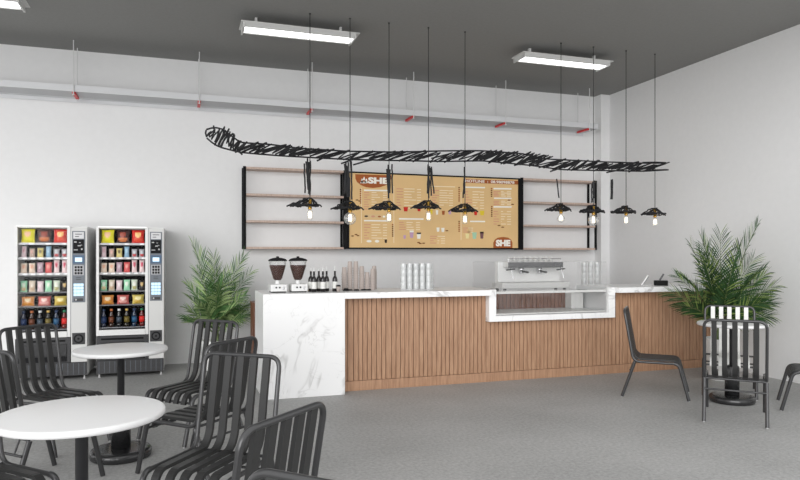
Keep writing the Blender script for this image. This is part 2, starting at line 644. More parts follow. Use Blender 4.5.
def cup_print(x, y, w, h, m, lid=None):
    b = MB()
    flat(b, [(x - w / 2, y - h / 2), (x - w * .36, y + h / 2), (x + w * .36, y + h / 2), (x + w / 2, y - h / 2)], m, .0025)
    if lid:
        bar(b, x - w / 2, x + w / 2, y - h / 2, h * .28, lid, 0, .003)
    b.build('drink_print', t)


bar(b, 364.5, 387.5, 216.2, 3.6, mat('print_band', srgb(222, 190, 140), .6), .012)
b.build('cake_print_strip', t)


def spot(name, x, y, rx, ry, m):
    k = MB(); blob(k, x, y, rx, ry, m, .003); k.build(name, t)


spot('cake_print', 366.2, 216.2, 1.9, .8, CUPBLK); spot('cake_print', 373, 216.4, 2.0, 1.0, PINK); spot('cake_print', 379.3, 216.6, 1.6, .8, TERRA); spot('cake_print', 384, 216.6, 1.2, 1.0, INK)
spot('saucer_print', 369, 241.2, 2.6, 1.2, INK); spot('saucer_print', 377, 241.2, 2.2, 1.4, INK); cup_print(385.8, 241.2, 2.6, 3.4, CUPBLK)
cup_print(405.7, 209.2, 4.6, 4.4, CUPRED); cup_print(419, 209.8, 3.6, 3.0, CUPRED)
cup_print(404.6, 237.0, 2.6, 3.6, CUPLIL); cup_print(411.6, 234.6, 4.0, 6.4, CUPLIL, INK); cup_print(418.8, 236, 4.2, 5.4, INK, CUPBLK)
for x, y in ((418.5, 242.5), (420.2, 243.4), (423.5, 243.2), (352.5, 236), (356, 234.5), (358, 235.6), (357, 200), (359.5, 201), (499, 225.5), (502.6, 227.2), (509, 200.2), (512.5, 204.4), (446.8, 230.7)):
    spot('bean_print', x, y, 1.5, .6, BROWNINK)
cup_print(431.4, 212, 2.6, 4.8, CUPYEL); cup_print(437, 212.4, 2.4, 4.4, INK); cup_print(443.3, 212.8, 3.0, 4.0, TERRA); cup_print(449.8, 212.6, 3.0, 3.4, CUPLIL)
cup_print(438, 229.6, 3.0, 4.2, INK); cup_print(442.8, 230, 3.2, 4.2, INK)
cup_print(475.6, 213.4, 3.4, 3.6, CUPRED); cup_print(482, 213, 4.6, 4.6, CUPYEL)
cup_print(467.3, 236, 3.8, 5.0, mat('print_cream', srgb(238, 222, 160), .6)); cup_print(474.4, 235.6, 4.4, 6.4, CUPMINT); cup_print(481.8, 235.6, 3.6, 6.0, mat('print_mauve', srgb(120, 80, 84), .6), CUPBLK)

# ------------------------------------------------------------------ the bar counter
YM, YC = 6.39, 6.536                      # marble face, wood face
XA, XB = .742, 1.549                       # marble block
YBAY = 6.455                             # face of the sunken display bay
IX0, IX1, IZ0 = 3.172, 4.795, .667
ZT, ZU = 1.018, .957
YB = 7.13
t = thing('bar_counter', 'long bar counter faced with vertical brown wood battens', 'counter', ((XB + XR) / 2, YC, 0))
cx0 = (XB + XR) / 2


def CX(x):
    return x - cx0


b = MB()
b.box(CX(XB + .004), CX(IX0 - .004), .022, YB - YC - .02, .10, ZU - .002, GROOVE)
b.box(CX(IX0 - .004), CX(IX1 + .004), .022, YB - YC - .02, .10, IZ0 - .004, GROOVE)
b.box(CX(IX1 + .004), CX(XR - .006), .022, YB - YC - .02, .10, ZU - .002, GROOVE)
b.build('carcass', t)
b = MB()
x = XB + .004
widths = [.040, .046, .042, .056, .042, .048]
i = 0
rw = random.Random(11)
while x < XR - .03:
    w = widths[rw.randrange(6)]
    x1 = min(x + w, XR - .008)
    segs = [(x, x1, ZU - .003)]
    if x < IX0 - .003 < x1: segs = [(x, IX0 - .003, ZU - .003), (IX0 - .003, x1, IZ0 - .004)]
    elif x < IX1 + .003 < x1: segs = [(x, IX1 + .003, IZ0 - .004), (IX1 + .003, x1, ZU - .003)]
    elif IX0 - .003 <= x and x1 <= IX1 + .003: segs = [(x, x1, IZ0 - .004)]
    for xa, xb_, zt in segs:
        dy = rw.uniform(0, .002)
        b.box(CX(xa), CX(xb_), dy, .021, .104, zt, WOOD)
    x = x1 + .0065
b.build('batten_panel', t)
b = MB(); b.box(CX(XB + .004), CX(XR - .006), -.004, .06, 0, .10, WOOD); b.build('plinth', t, bev=.002)

t = thing('marble_worktop', 'white grey-veined marble worktop with a waterfall end block and sunken display bay', 'worktop', (XA, YM, 0))
w0 = lambda x: x - XA
b = MB(); b.box(0, XB - XA, 0, YB - YM, 0, ZT, MARBLE); b.build('waterfall_block', t, bev=.003)
b = MB()
b.box(w0(XB) + .0005, w0(IX0), 0, YB - YM, ZU, ZT, MARBLE)
b.build('slab', t, bev=.003)
b = MB(); b.box(w0(IX1), w0(XR - .004), 0, YB - YM, ZU, ZT, MARBLE); b.build('slab', t, bev=.003)
b = MB()
b.box(w0(IX0) + .0005, w0(IX0) + .086, YBAY - YM, YB - YM - .001, IZ0, ZT, MARBLE)
b.box(w0(IX1) - .09, w0(IX1) - .0005, YBAY - YM, YB - YM - .001, IZ0, ZT, MARBLE)
b.box(w0(IX0) + .086, w0(IX1) - .09, YBAY - YM, YB - YM - .001, IZ0, IZ0 + .062, MARBLE)
b.build('bay_surround', t, bev=.002)
b = MB()
b.box(w0(IX0) + .088, w0(IX1) - .26, 7.112 - YM, 7.124 - YM, IZ0 + .064, ZU - .002, GROOVE)
xx = w0(IX0) + .09
while xx < w0(IX1) - .27:
    b.box(xx, xx + .044, 7.095 - YM, 7.111 - YM, IZ0 + .064, ZU - .003, WOODDARK); xx += .051
b.build('bay_back', t)

# back-bar cupboard whose brown end shows past the marble block
t = thing('back_cabinet', 'low brown wooden cabinet behind the marble end of the counter', 'cabinet', (XA, 7.33, 0))
b = MB(); b.box(.0, 5.3, .012, .285, .06, .85, WOODDARK); b.build('body', t)
b = MB(); b.box(-.004, 5.304, 0, .295, .851, .872, WOODDARK); b.build('top_board', t, bev=.002)
b = MB(); b.box(.03, 5.27, .04, .27, 0, .059, BLACK); b.build('plinth', t)

# ------------------------------------------------------------------ glass display case
GX0, GX1, GY0, GY1 = IX0 + .09, IX1 - .094, YBAY + .03, 7.09
GZ0, GZ1 = IZ0 + .064, 1.318
t = thing('display_case', 'clear glass display case sunk into the marble worktop', 'display case', ((GX0 + GX1) / 2, GY0, GZ0))
hw = (GX1 - GX0) / 2
dg = GY1 - GY0
hz = GZ1 - GZ0
b = MB(); b.box(-hw, hw, 0, .006, 0, hz, CASEGLASS); b.build('front_pane', t)
b = MB(); b.box(-hw, -hw + .006, .007, dg, 0, hz, CASEGLASS); b.build('side_pane', t)
b = MB(); b.box(hw - .006, hw, .007, dg, 0, hz, CASEGLASS); b.build('side_pane', t)
b = MB(); b.box(-hw + .007, hw - .007, .007, dg, hz - .006, hz, CASEGLASS); b.build('top_pane', t)
b = MB(); b.box(-hw + .01, hw - .01, .03, dg - .02, .235, .243, CASEGLASS); b.build('glass_shelf', t)
b = MB()
b.box(-hw + .008, hw - .008, .008, .02, .006, .018, OFFWHITE); b.box(-hw + .008, hw - .008, .008, .016, .236, .262, OFFWHITE)
b.build('rail', t)
b = MB(); b.box(hw * .74, hw - .02, dg - .16, dg - .02, .012, .20, OFFWHITE); b.build('reflection_block', t, bev=.004)  # pale block added in place of a bright reflection in the glass
b = MB(); b.box(-hw + .02, hw - .02, .03, dg - .005, .0, .011, OFFWHITE); b.build('base_plate', t)

# ------------------------------------------------------------------ coffee grinders
BEANS = mat('roasted_beans', srgb(58, 28, 18), .5, noise=.5, nscale=70, bump=.6)


def grinder(label, x, y):
    t = thing('coffee_grinder', label, 'coffee grinder', (x, y, ZT), 0, 'coffee grinders on the counter')
    t.scale = (.92, .92, .95)
    b = MB(); b.box(-.088, .088, -.11, .11, .012, .088, WHITE); b.box(-.08, .08, -.1, .1, 0, .012, BLACK)
    body = b.build('body', t, bev=.006)
    for xx, r in ((-.03, .009), (.008, .009)):
        k = MB(); k.tube([(xx, -.109, .055), (xx, -.118, .055)], r, BLACK, 10); k.build('button', body)
    k = MB(); k.box(.04, .056, -.122, -.109, .032, .066, CHROME); k.build('lever', body)
    b = MB(); b.lathe([(.034, .088), (.026, .10), (.026, .122), (.034, .128)], WHITE, 20); b.build('neck', t)
    b = MB(); b.lathe([(.030, .129), (.040, .138), (.048, .150), (.086, .272), (.088, .290)], BEANS, 24); b.build('beans', t)
    b = MB(); b.lathe([(.034, .1285), (.045, .134), (.053, .148), (.091, .272), (.095, .332), (.093, .332), (.089, .293)], CLEAR, 24, cap=False); b.build('hopper', t)
    b = MB(); b.lathe([(.101, .333), (.104, .342), (.085, .356), (.05, .366), (.016, .370), (.016, .382), (.001, .384)], MATTBLACK, 24); b.build('lid', t)
    return t


grinder('white coffee grinder with bean hopper, nearest the counter end', on_wall(277.6, 290, 6.70)[0], 6.70)
grinder('white coffee grinder with bean hopper, beside the dark bottles', on_wall(298.0, 290, 6.70)[0], 6.70)

# ------------------------------------------------------------------ dark bottles
BOTTLE = mat('dark_bottle', srgb(24, 20, 22), .12, spec=.6)
LABELP = mat('bottle_label', srgb(220, 220, 216), .6)
PALECAP = mat('pale_pourer', srgb(214, 214, 212), .4)
ords = ['first', 'second', 'third', 'fourth', 'fifth', 'sixth', 'seventh', 'eighth', 'ninth', 'tenth', 'eleventh', 'twelfth']
bx = [(310.8, 6.70), (314.0, 6.62), (318.8, 6.70), (322.9, 6.62), (326.6, 6.70), (334.9, 6.66)]
btl = None
for i, (px, y) in enumerate(bx):
    X = on_wall(px, 290, y)[0]
    lab = ('dark syrup bottle with white label standing alone nearest the paper cups' if i == 5 else
           'dark syrup bottle with white label, %s from the grinders' % ords[i])
    if btl is None:
        btl = thing('syrup_bottle', lab, 'bottle', (X, y, ZT), 0, 'dark bottles beside the grinders')
        btl.scale = (1, 1, .94)
        b = MB(); b.lathe([(.022, 0), (.027, .004), (.027, .13), (.022, .152), (.011, .172), (.0095, .215), (.011, .216), (.011, .224)], BOTTLE, 20); b.build('glass_body', btl)
        b = MB(); b.lathe([(.0275, .035), (.0276, .036), (.0276, .108), (.0275, .109)], LABELP, 20); b.build('paper_label', btl)
        b = MB(); b.lathe([(.010, .2245), (.010, .235), (.006, .24), (.005, .275), (.004, .276)], PALECAP, 12); b.build('pourer', btl)
    else:
        dup(btl, lab, (X, y, ZT))

# ------------------------------------------------------------------ paper cups and lids
PAPER = mat('kraft_cup', srgb(174, 163, 157), .7, spec=.2)
PAPERIN = mat('kraft_cup_rim', srgb(198, 174, 160), .7, spec=.2)


def cup_mesh():
    b = MB()
    b.lathe([(.0335, .0), (.0345, .002), (.0335, .005), (.0315, .006), (.0245, .078), (.0235, .08), (.0225, .0795), (.030, .003), (.0335, .0)], PAPER, 20)
    return b


stacks = [('first', 344.3, 7, .028, 0), ('second', 349.9, 10, .0255, 0), ('third', 355.8, 10, .0255, 0), ('fourth', 361.7, 7, .0295, 0), ('fifth', 367.2, 5, .028, 0), ('sixth', 372.7, 6, .0295, 0), ('rearmost', 374.2, 7, .0295, .10)]
cup0 = None
for nm, px, n, dz, back in stacks:
    y = 6.86 + back
    X = on_wall(px, 289, y)[0]
    for k in range(n):
        rank = n - k
        lab = ('topmost brown paper cup of the %s stack from the bottles' % nm if rank == 1 else
               'lowest brown paper cup of the %s stack from the bottles' % nm if k == 0 else
               'brown paper cup, %s from the top in the %s stack from the bottles' % (ords[rank - 1], nm))
        if cup0 is None:
            cup0 = cup_mesh().build('paper_cup'); c = cup0
            tag(c, lab, 'cup', 'upturned paper cups in stacks')
        else:
            c = cup0.copy(); COL.objects.link(c); c['label'] = lab
        c.location = (X, y, ZT + dz * k)
        c.scale = (.9, .9, 1)
b = MB(); b.lathe([(.016, 0), (.024, .052), (.024, .054), (.022, .054)], PAPER, 18)
jar = b.build('small_cup', None, (on_wall(338.4, 289, 6.60)[0], 6.60, ZT))
tag(jar, 'small brown cup with black lid beside the last dark bottle', 'cup')
b = MB(); b.lathe([(.026, .0545), (.026, .06), (.018, .07), (.001, .071)], MATTBLACK, 18); b.build('lid', jar)
for i, (px, nm) in enumerate(((346, 'first'), (350, 'second'), (356.5, 'third'), (364, 'fourth'), (368.5, 'fifth'))):
    X = on_wall(px, 290, 6.74)[0]
    if i == 0:
        b = MB(); b.lathe([(.031, 0), (.033, .003), (.031, .007), (.027, .009), (.025, .017), (.001, .018)], MATTBLACK, 20)
        lid = b.build('cup_lid'); tag(lid, '', 'lid', 'black lids before the paper cups'); c = lid
    else:
        c = lid.copy(); COL.objects.link(c)
    c.location = (X, 6.74 + (.02 if i % 2 else 0), ZT)
    c.scale = (1, 1, 1.5 if i == 0 else .8)
    c['label'] = 'black plastic cup lid in front of the stacked paper cups, %s from the bottles' % nm

# ------------------------------------------------------------------ glass tumblers
tum = None


def tumbler_at(x, y, z, lab, group):
    global tum
    if tum is None:
        b = MB(); b.lathe([(.0315, 0), (.033, .002), (.0315, .068), (.0305, .071), (.001, .0712), (.001, .064), (.029, .062), (.0305, .002), (.0315, 0)], TUMBLER, 18)
        tum = b.build('glass_tumbler'); c = tum
        c['category'] = 'glass'
    else:
        c = tum.copy(); COL.objects.link(c)
    c.location = (x, y, z); c['label'] = lab; c['group'] = group


for j, px in enumerate((405.6, 411.8, 418.1, 424.4, 430.7)):
    X = on_wall(px, 289, 6.905)[0]
    for k in range(4):
        tumbler_at(X, 6.905, ZT + .0715 * k, 'clear upturned tumbler, rear %s column from the paper cups, %s' % (ords[j], ['bottom row', 'second row up', 'third row up', 'top row'][k]), 'tumblers stacked on the counter')
for j, px in enumerate((403.4, 409.6, 415.9, 422.2, 428.5)):
    X = on_wall(px, 289, 6.83)[0]
    for k in range(4):
        tumbler_at(X, 6.83, ZT + .0715 * k, 'clear upturned tumbler, front %s column from the paper cups, %s' % (ords[j], ['bottom row', 'second row up', 'third row up', 'top row'][k]), 'tumblers stacked on the counter')
for j, px in enumerate((584, 590.5, 597)):
    X = on_wall(px, 289, 7.48)[0]
    for k in range(6):
        tumbler_at(X, 7.48, .8725 + .0715 * k, 'clear upturned tumbler, %s column right of the espresso machine, %s' % (ords[j], ['bottom row', 'second row up', 'third row up', 'fourth row up', 'fifth row up', 'top row'][k]), 'tumblers stacked beside the espresso machine')

# ------------------------------------------------------------------ espresso machine (seen through the case)
ex0, ex1 = 3.775, 4.755
t = thing('espresso_machine', 'white two-group espresso machine seen through the glass case', 'espresso machine', ((ex0 + ex1) / 2, 7.325, .8725))
hw = (ex1 - ex0) / 2
EH = .10
def ez(z):
    return z + EH
b = MB(); b.box(-hw, hw, 0, .29, ez(0), ez(.075), OFFWHITE); b.build('drip_tray', t, bev=.006)
b = MB(); b.box(-hw + .04, hw - .04, .18, .29, ez(.076), ez(.34), WHITE); b.build('body', t, bev=.008)
b = MB(); b.box(-hw + .10, hw - .10, .03, .179, ez(.27), ez(.34), WHITE); b.build('head_housing', t, bev=.008)
b = MB(); b.box(-hw + .10, hw - .10, .008, .029, ez(.262), ez(.335), mat('dark_band', srgb(70, 70, 72), .35)); b.build('control_band', t, bev=.003)
for x in (-.17, .09):
    g = MB(); g.lathe([(.036, ez(.21)), (.036, ez(.269))], CHROME, 20, (x, .09, 0)); go = g.build('group_head', t)
    g = MB(); g.tube([(x, .054, ez(.215)), (x + .02, -.05, ez(.205))], .012, MATTBLACK, 10); g.lathe([(.03, ez(.19)), (.034, ez(.209))], CHROME, 18, (x, .09, 0)); g.build('portafilter', go)
for x in (-hw + .12, hw - .14):
    g = MB(); g.tube([(x, .02, ez(.265)), (x + .01, -.01, ez(.23)), (x + .03, -.02, ez(.13))], .006, CHROME, 8); g.tube([(x - .06, .0, ez(.235)), (x + .06, .0, ez(.248))], .009, MATTBLACK, 8); g.build('steam_wand', t)
for x in (-hw + .06, hw - .06):
    for y in (.04, .25):
        g = MB(); g.lathe([(.02, 0), (.02, EH - .0005)], MATTBLACK, 12, (x, y, 0)); g.build('foot', t)
g = MB()
for x in (-hw + .11, hw - .11):
    g.tube([(x, .045, ez(.34)), (x, .045, ez(.375))], .005, CHROME, 8)
g.tube([(-hw + .11, .045, ez(.375)), (hw - .11, .045, ez(.375))], .005, CHROME, 8)
g.build('cup_rail', t)
ec = None
for i in range(9):
    x = (ex0 + ex1) / 2 - hw + .17 + .075 * i
    if ec is None:
        b = MB(); b.lathe([(.030, 0), (.029, .03), (.022, .052), (.018, .058), (.001, .058)], OFFWHITE, 18); b.tube([(.028, 0, .012), (.043, 0, .018), (.042, 0, .036), (.025, 0, .042)], .004, OFFWHITE, 6)
        ec = b.build('espresso_cup'); c = ec; c['category'] = 'cup'; c['group'] = 'cups on top of the espresso machine'
    else:
        c = ec.copy(); COL.objects.link(c)
    c.location = (x, 7.325 + .13, .8725 + EH + .3405)
    c['label'] = 'small white cup upturned on the espresso machine, %s from the left end' % ords[i]

# ------------------------------------------------------------------ tablet and card terminal
SCREEN = mat('dark_screen', srgb(24, 24, 26), .2)
t = thing('tablet', 'tilted tablet on a white foot by the display case', 'tablet', (5.43, 6.70, ZT), -.68)
b = MB(); b.obox((-.05, -.09, .004), (.075, 0, .118), (0, .2, 0), (-.014, 0, .008), WHITE); b.build('back_shell', t, bev=.003)
b = MB(); b.obox((-.035, -.08, .026), (.058, 0, .091), (0, .18, 0), (.005, 0, -.0032), SCREEN); b.build('screen', t)
b = MB(); b.box(-.055, .055, -.07, .07, 0, .006, OFFWHITE); b.build('foot', t)
t = thing('card_terminal', 'black box terminal with a tilted screen on the worktop', 'terminal', (5.64, 6.70, ZT), -.66)
b = MB(); b.box(-.075, .085, -.08, .08, 0, .06, BLACK); b.build('base', t, bev=.004)
b = MB(); b.obox((.0, -.08, .061), (.045, 0, .078), (0, .16, 0), (-.014, 0, .008), mat('grey_shell', srgb(70, 70, 72), .4)); b.build('screen', t, bev=.002)

# ------------------------------------------------------------------ vending machines
VW, VD, VH = .722, .70, 1.715
CAVITY = mat('dark_cavity', srgb(14, 14, 16), .8, spec=.08)
SHELFGREY = mat('dark_shelf', srgb(112, 112, 116), .5)
KICK = mat('kick_panel', srgb(52, 52, 54), .5)
FLAP = mat('flap_grey', srgb(50, 50, 52), .4)
PANELG = mat('control_grey', srgb(104, 110, 118), .45)
LITBLUE = mat('lit_keys', srgb(190, 222, 238), .4, emit=srgb(190, 226, 245), estr=.55)
LITSCR = mat('lit_screen', srgb(200, 230, 245), .4, emit=srgb(200, 230, 248), estr=.6)
BLUEPLATE = mat('blue_plate', srgb(66, 92, 120), .4)
TAGW = mat('price_tag', srgb(232, 232, 232), .5)
SILVER = mat('silver_trim', srgb(168, 168, 170), .35, metal=.3)
LEDSTRIP = mat('cabinet_led', (1, 1, 1, 1), .5, emit=(1, 1, 1, 1), estr=1.0)
VK = .01164                                  # metres per photo pixel at the machine's face


def vz(py):
    return 1.711 - (py - 228) * VK


def vx(px):                                   # photo px on the right machine -> local x
    return (px - 96.5) / 67.0 * VW - VW / 2


SHELVES = [1.531, 1.368, 1.193, .983, .826, .567]
WX0, WX1 = vx(99.2), vx(144.6)
WZ0, WZ1 = vz(328.4), vz(228.7)
DX1 = vx(147.6)


def make_machine(label, x):
    t = thing('vending_machine', label, 'vending machine', (x, 8.13, 0), 0, 'snack vending machines')
    h = VW / 2
    b = MB()
    b.box(-h, -h + .02, .03, VD, .04, VH, WHITE); b.box(h - .02, h, .03, VD, .04, VH, WHITE)
    b.box(-h + .02, h - .02, VD - .02, VD, .04, VH, WHITE); b.box(-h + .02, h - .02, .03, VD - .02, VH - .02, VH, WHITE)
    b.box(-h + .02, h - .02, .03, VD - .02, .04, WZ0 - .05, CAVITY)
    b.box(DX1 - .01, h - .02, .03, VD - .02, WZ0 - .05, VH - .02, CAVITY)
    b.box(-h + .021, DX1 - .011, VD - .33, VD - .021, WZ0 - .049, VH - .021, CAVITY)
    b.build('cabinet', t)
    # glazed door
    b = MB()
    b.box(-h, WX0, 0, .029, WZ0 - .065, VH, WHITE); b.box(WX1, DX1, 0, .029, WZ0 - .065, VH, WHITE)
    b.box(WX0, WX1, 0, .029, WZ1, VH, WHITE); b.box(WX0, WX1, -.006, .029, WZ0 - .065, WZ0, WHITE)
    door = b.build('door', t, bev=.003)
    b = MB(); b.box(WX0, WX1, .012, .016, WZ0, WZ1, VENDPANE); b.build('pane', door)
    b = MB(); b.box(DX1 + .001, DX1 + .006, .0, .028, WZ0 - .065, VH - .004, SILVER); b.build('hinge_strip', door)
    # shelves with price strips
    for i, z in enumerate(SHELVES):
        b = MB()
        b.box(WX0 - .012, WX1 + .012, .045, .36, z - .012, z, SHELFGREY if i >= 3 else OFFWHITE)
        if i < 3:
            n = 3 if i == 0 else 6
            b.box(WX0 - .01, WX1 + .01, .036, .044, z - .022, z + .002, SILVER)
            for k in range(n):
                xc = WX0 + (WX1 - WX0) * (k + .78) / n
                b.box(xc - .022, xc + .022, .033, .036, z - .019, z - .001, TAGW)
        else:
            b.box(WX0 - .01, WX1 + .01, .038, .044, z - .011, z + .001, SHELFGREY)
        b.build('product_shelf', t)
    for k in range(7):                        # tray dividers of the bottle shelf
        pass
    b = MB(); b.box(WX0 + .0, WX1 - .0, .32, .36, .983 + .165, .983 + .195, OFFWHITE); b.build('spiral_tray', t)
    b = MB(); b.box(WX0 - .012, WX1 + .012, .034, .05, WZ1 + .004, WZ1 + .018, LEDSTRIP); b.build('light_strip', t)
    for x_ in (WX0 - .012, WX1 + .004):
        b = MB(); b.box(x_, x_ + .008, .034, .045, WZ0, WZ1, LEDSTRIP); b.build('light_strip', t)
    # control column
    b = MB(); b.box(DX1 + .007, h, 0, .029, .193, VH - .012, OFFWHITE); col = b.build('control_column', t, bev=.004)
    px0, px1 = vx(149.4), vx(161.6)
    b = MB(); b.box(px0, px1, -.006, -.0005, vz(300.8), vz(232), PANELG); pan = b.build('control_panel', t, bev=.002)
    w = px1 - px0
    b = MB(); b.box(px0 + .012, px1 - .012, -.0085, -.0065, vz(239.3), vz(232.9), mat('name_plate', srgb(206, 206, 208), .4))
    for z in (vz(235), vz(237.3)):
        b.box(px0 + .03, px0 + .03 + (w - .06) * (1 if z == vz(235) else .55), -.0095, -.0085, z - .004, z + .004, KICK)
    b.build('name_plate', pan)
    b = MB(); b.box(px0 + .01, px1 - .01, -.0085, -.0065, vz(253.5), vz(240.2), MATTBLACK)
    for (u, v, su, sv) in ((.25, .18, .1, .07), (.6, .22, .07, .04), (.55, .45, .12, .06), (.28, .75, .16, .05), (.75, .7, .06, .1), (.72, .4, .06, .03)):
        xx = px0 + w * u; zz = vz(240.2 + 13.3 * v)
        b.box(xx - w * su, xx + w * su, -.0095, -.0085, zz - sv * .09, zz + sv * .09, SILVER)
    b.build('coin_plate', pan)
    b = MB(); b.box(px0 + .006, px1 - .006, -.0085, -.0065, vz(263.5), vz(255.4), BLUEPLATE); b.build('screen_bezel', pan)
    b = MB(); b.box(px0 + .03, px1 - .03, -.0105, -.009, vz(261.6), vz(257.6), LITSCR); b.build('screen', pan)
    b = MB(); b.box(px0 + .014, px1 - .014, -.0085, -.0065, vz(274.6), vz(265), SILVER)
    for i in range(3):
        for j in range(3):
            xx = px0 + w * (.28 + .22 * i); zz = vz(266.9 + 2.9 * j)
            b.box(xx - .011, xx + .011, -.011, -.0085, zz - .013, zz + .013, MATTBLACK)
    b.build('keypad', pan)
    b = MB()
    for i in range(2):
        b.box(px0 + w * .3, px0 + w * .68, -.0075, -.0065, vz(277 + 1.8 * i) - .004, vz(277 + 1.8 * i) + .003, KICK)
    b.build('caption', pan)
    b = MB()
    for i in range(3):
        for j in range(4):
            xx = px0 + w * (.24 + .26 * i); zz = vz(284 + 3.1 * j)
            b.box(xx - .016, xx + .016, -.010, -.0065, zz - .0155, zz + .0155, LITBLUE)
    b.build('lit_keypad', pan)
    b = MB(); b.box(px0 + .02, px1 - .02, -.0085, -.0065, vz(299.6), vz(297), KICK)
    b.tube([(px0 + w * .3, -.0085, vz(298.2)), (px0 + w * .3, -.014, vz(298.2))], .01, SILVER, 12); b.build('card_slot', pan)
    # round dial
    b = MB(); b.box(px0, px1, -.006, -.0005, vz(341.4), vz(330.2), KICK); dl = b.build('dial_plate', t, bev=.002)
    b = MB(); zc = vz(335.8); xc = (px0 + px1) / 2
    b.tube([(xc, -.0065, zc), (xc, -.012, zc)], .05, MATTBLACK, 28); b.tube([(xc, -.012, zc), (xc, -.015, zc)], .034, KICK, 24); b.tube([(xc, -.015, zc), (xc, -.017, zc)], .012, MATTBLACK, 16)
    b.build('dial', dl)
    # delivery hatch and kick panel
    b = MB(); b.box(-h + .004, DX1, 0, .029, .193, WZ0 - .07, FLAP); b.box(-h + .05, DX1 - .05, -.004, 0, WZ0 - .115, WZ0 - .095, BLACK); hat = b.build('hatch_panel', t, bev=.003)
    b = MB(); b.box(-h + .035, DX1 - .035, -.010, -.0005, .265, WZ0 - .14, mat('hatch_flap', srgb(38, 38, 40), .3)); b.build('flap', hat, bev=.004)
    b = MB(); b.box(-h + .035, DX1 - .035, -.004, -.0005, .205, .262, MATTBLACK); b.build('hatch_slot', hat)
    b = MB(); b.box(-h + .003, h - .003, .0, .03, .045, .19, KICK)
    for k in range(13):
        xx = -h + .03 + k * (VW - .06) / 12
        b.box(xx - .0022, xx + .0022, -.0025, 0, .052, .182, PANELG)
    for zz in (.09, .14):
        b.box(-h + .01, h - .01, -.002, 0, zz - .002, zz + .002, FLAP)
    b.build('kick_panel', t)
    for xx in (-h + .03, h - .03):
        for yy in (.03, VD - .06):
            b = MB(); b.lathe([(.016, 0), (.016, .008), (.008, .012), (.008, .05)], GLIDE, 12, (xx, yy, 0)); b.build('foot', t)
    return t


XV = (-1.735 + .361 + .0, -.916 + .361 - .004)
make_machine_first = make_machine('white snack vending machine, the farther left of the two', XV[0])
dup(make_machine_first, 'white snack vending machine, the one nearer the palm', (XV[1], 8.13, 0))


# products: one mesh per kind, each copy an object of its own
def pack_mesh(name, w, h, dd, col, motif=None, motif2=None, stand=True):
    """a pillow pack with crimped ends and a printed patch."""
    b = MB()
    NX, NZ = 8, 10
    cm = mat('pack_%02x%02x%02x' % col, srgb(*col), .35, spec=.5)
    mm = mat('pack_%02x%02x%02x' % motif, srgb(*motif), .4) if motif else cm
    m2 = mat('pack_%02x%02x%02x' % motif2, srgb(*motif2), .4) if motif2 else mm
    for side in (-1, 1):
        vs = []
        for j in range(NZ + 1):
            v = j / NZ
            for i in range(NX + 1):
                u = i / NX * 2 - 1
                e = max(0.0, 1 - abs(2 * v - 1) ** 3)
                bul = dd / 2 * e * (1 - abs(u) ** 2.5) + .0012
                xw = w / 2 * (1 - .06 * e + .04 * abs(2 * v - 1))
                vs.append((u * xw, side * bul, v * h))
        for j in range(NZ):
            for i in range(NX):
                u = (i + .5) / NX * 2 - 1; v = (j + .5) / NZ
                m = cm
                if side < 0 and motif:
                    if (u / .55) ** 2 + ((v - .62) / .2) ** 2 < 1: m = mm
                    elif motif2 and (u / .8) ** 2 + ((v - .28) / .16) ** 2 < 1: m = m2
                q = [j * (NX + 1) + i, j * (NX + 1) + i + 1, (j + 1) * (NX + 1) + i + 1, (j + 1) * (NX + 1) + i]
                b.add([vs[k] for k in (q if side < 0 else q[::-1])], [(0, 1, 2, 3)], m, True)
    return b


def bottle_mesh(body, capc, lab):
    b = MB()
    bm_ = mat('drink_%02x%02x%02x' % body, srgb(*body), .15, spec=.6)
    cm = mat('cap_%02x%02x%02x' % capc, srgb(*capc), .4)
    lm = mat('drinklabel_%02x%02x%02x' % lab, srgb(*lab), .5)
    b.lathe([(.024, 0), (.029, .005), (.029, .052)], bm_, 16)
    b.lathe([(.0295, .052), (.0295, .115)], lm, 16)
    b.lathe([(.029, .115), (.028, .135), (.013, .175), (.012, .185)], bm_, 16)
    b.lathe([(.0165, .183), (.0165, .206), (.001, .207)], cm, 16)
    return b


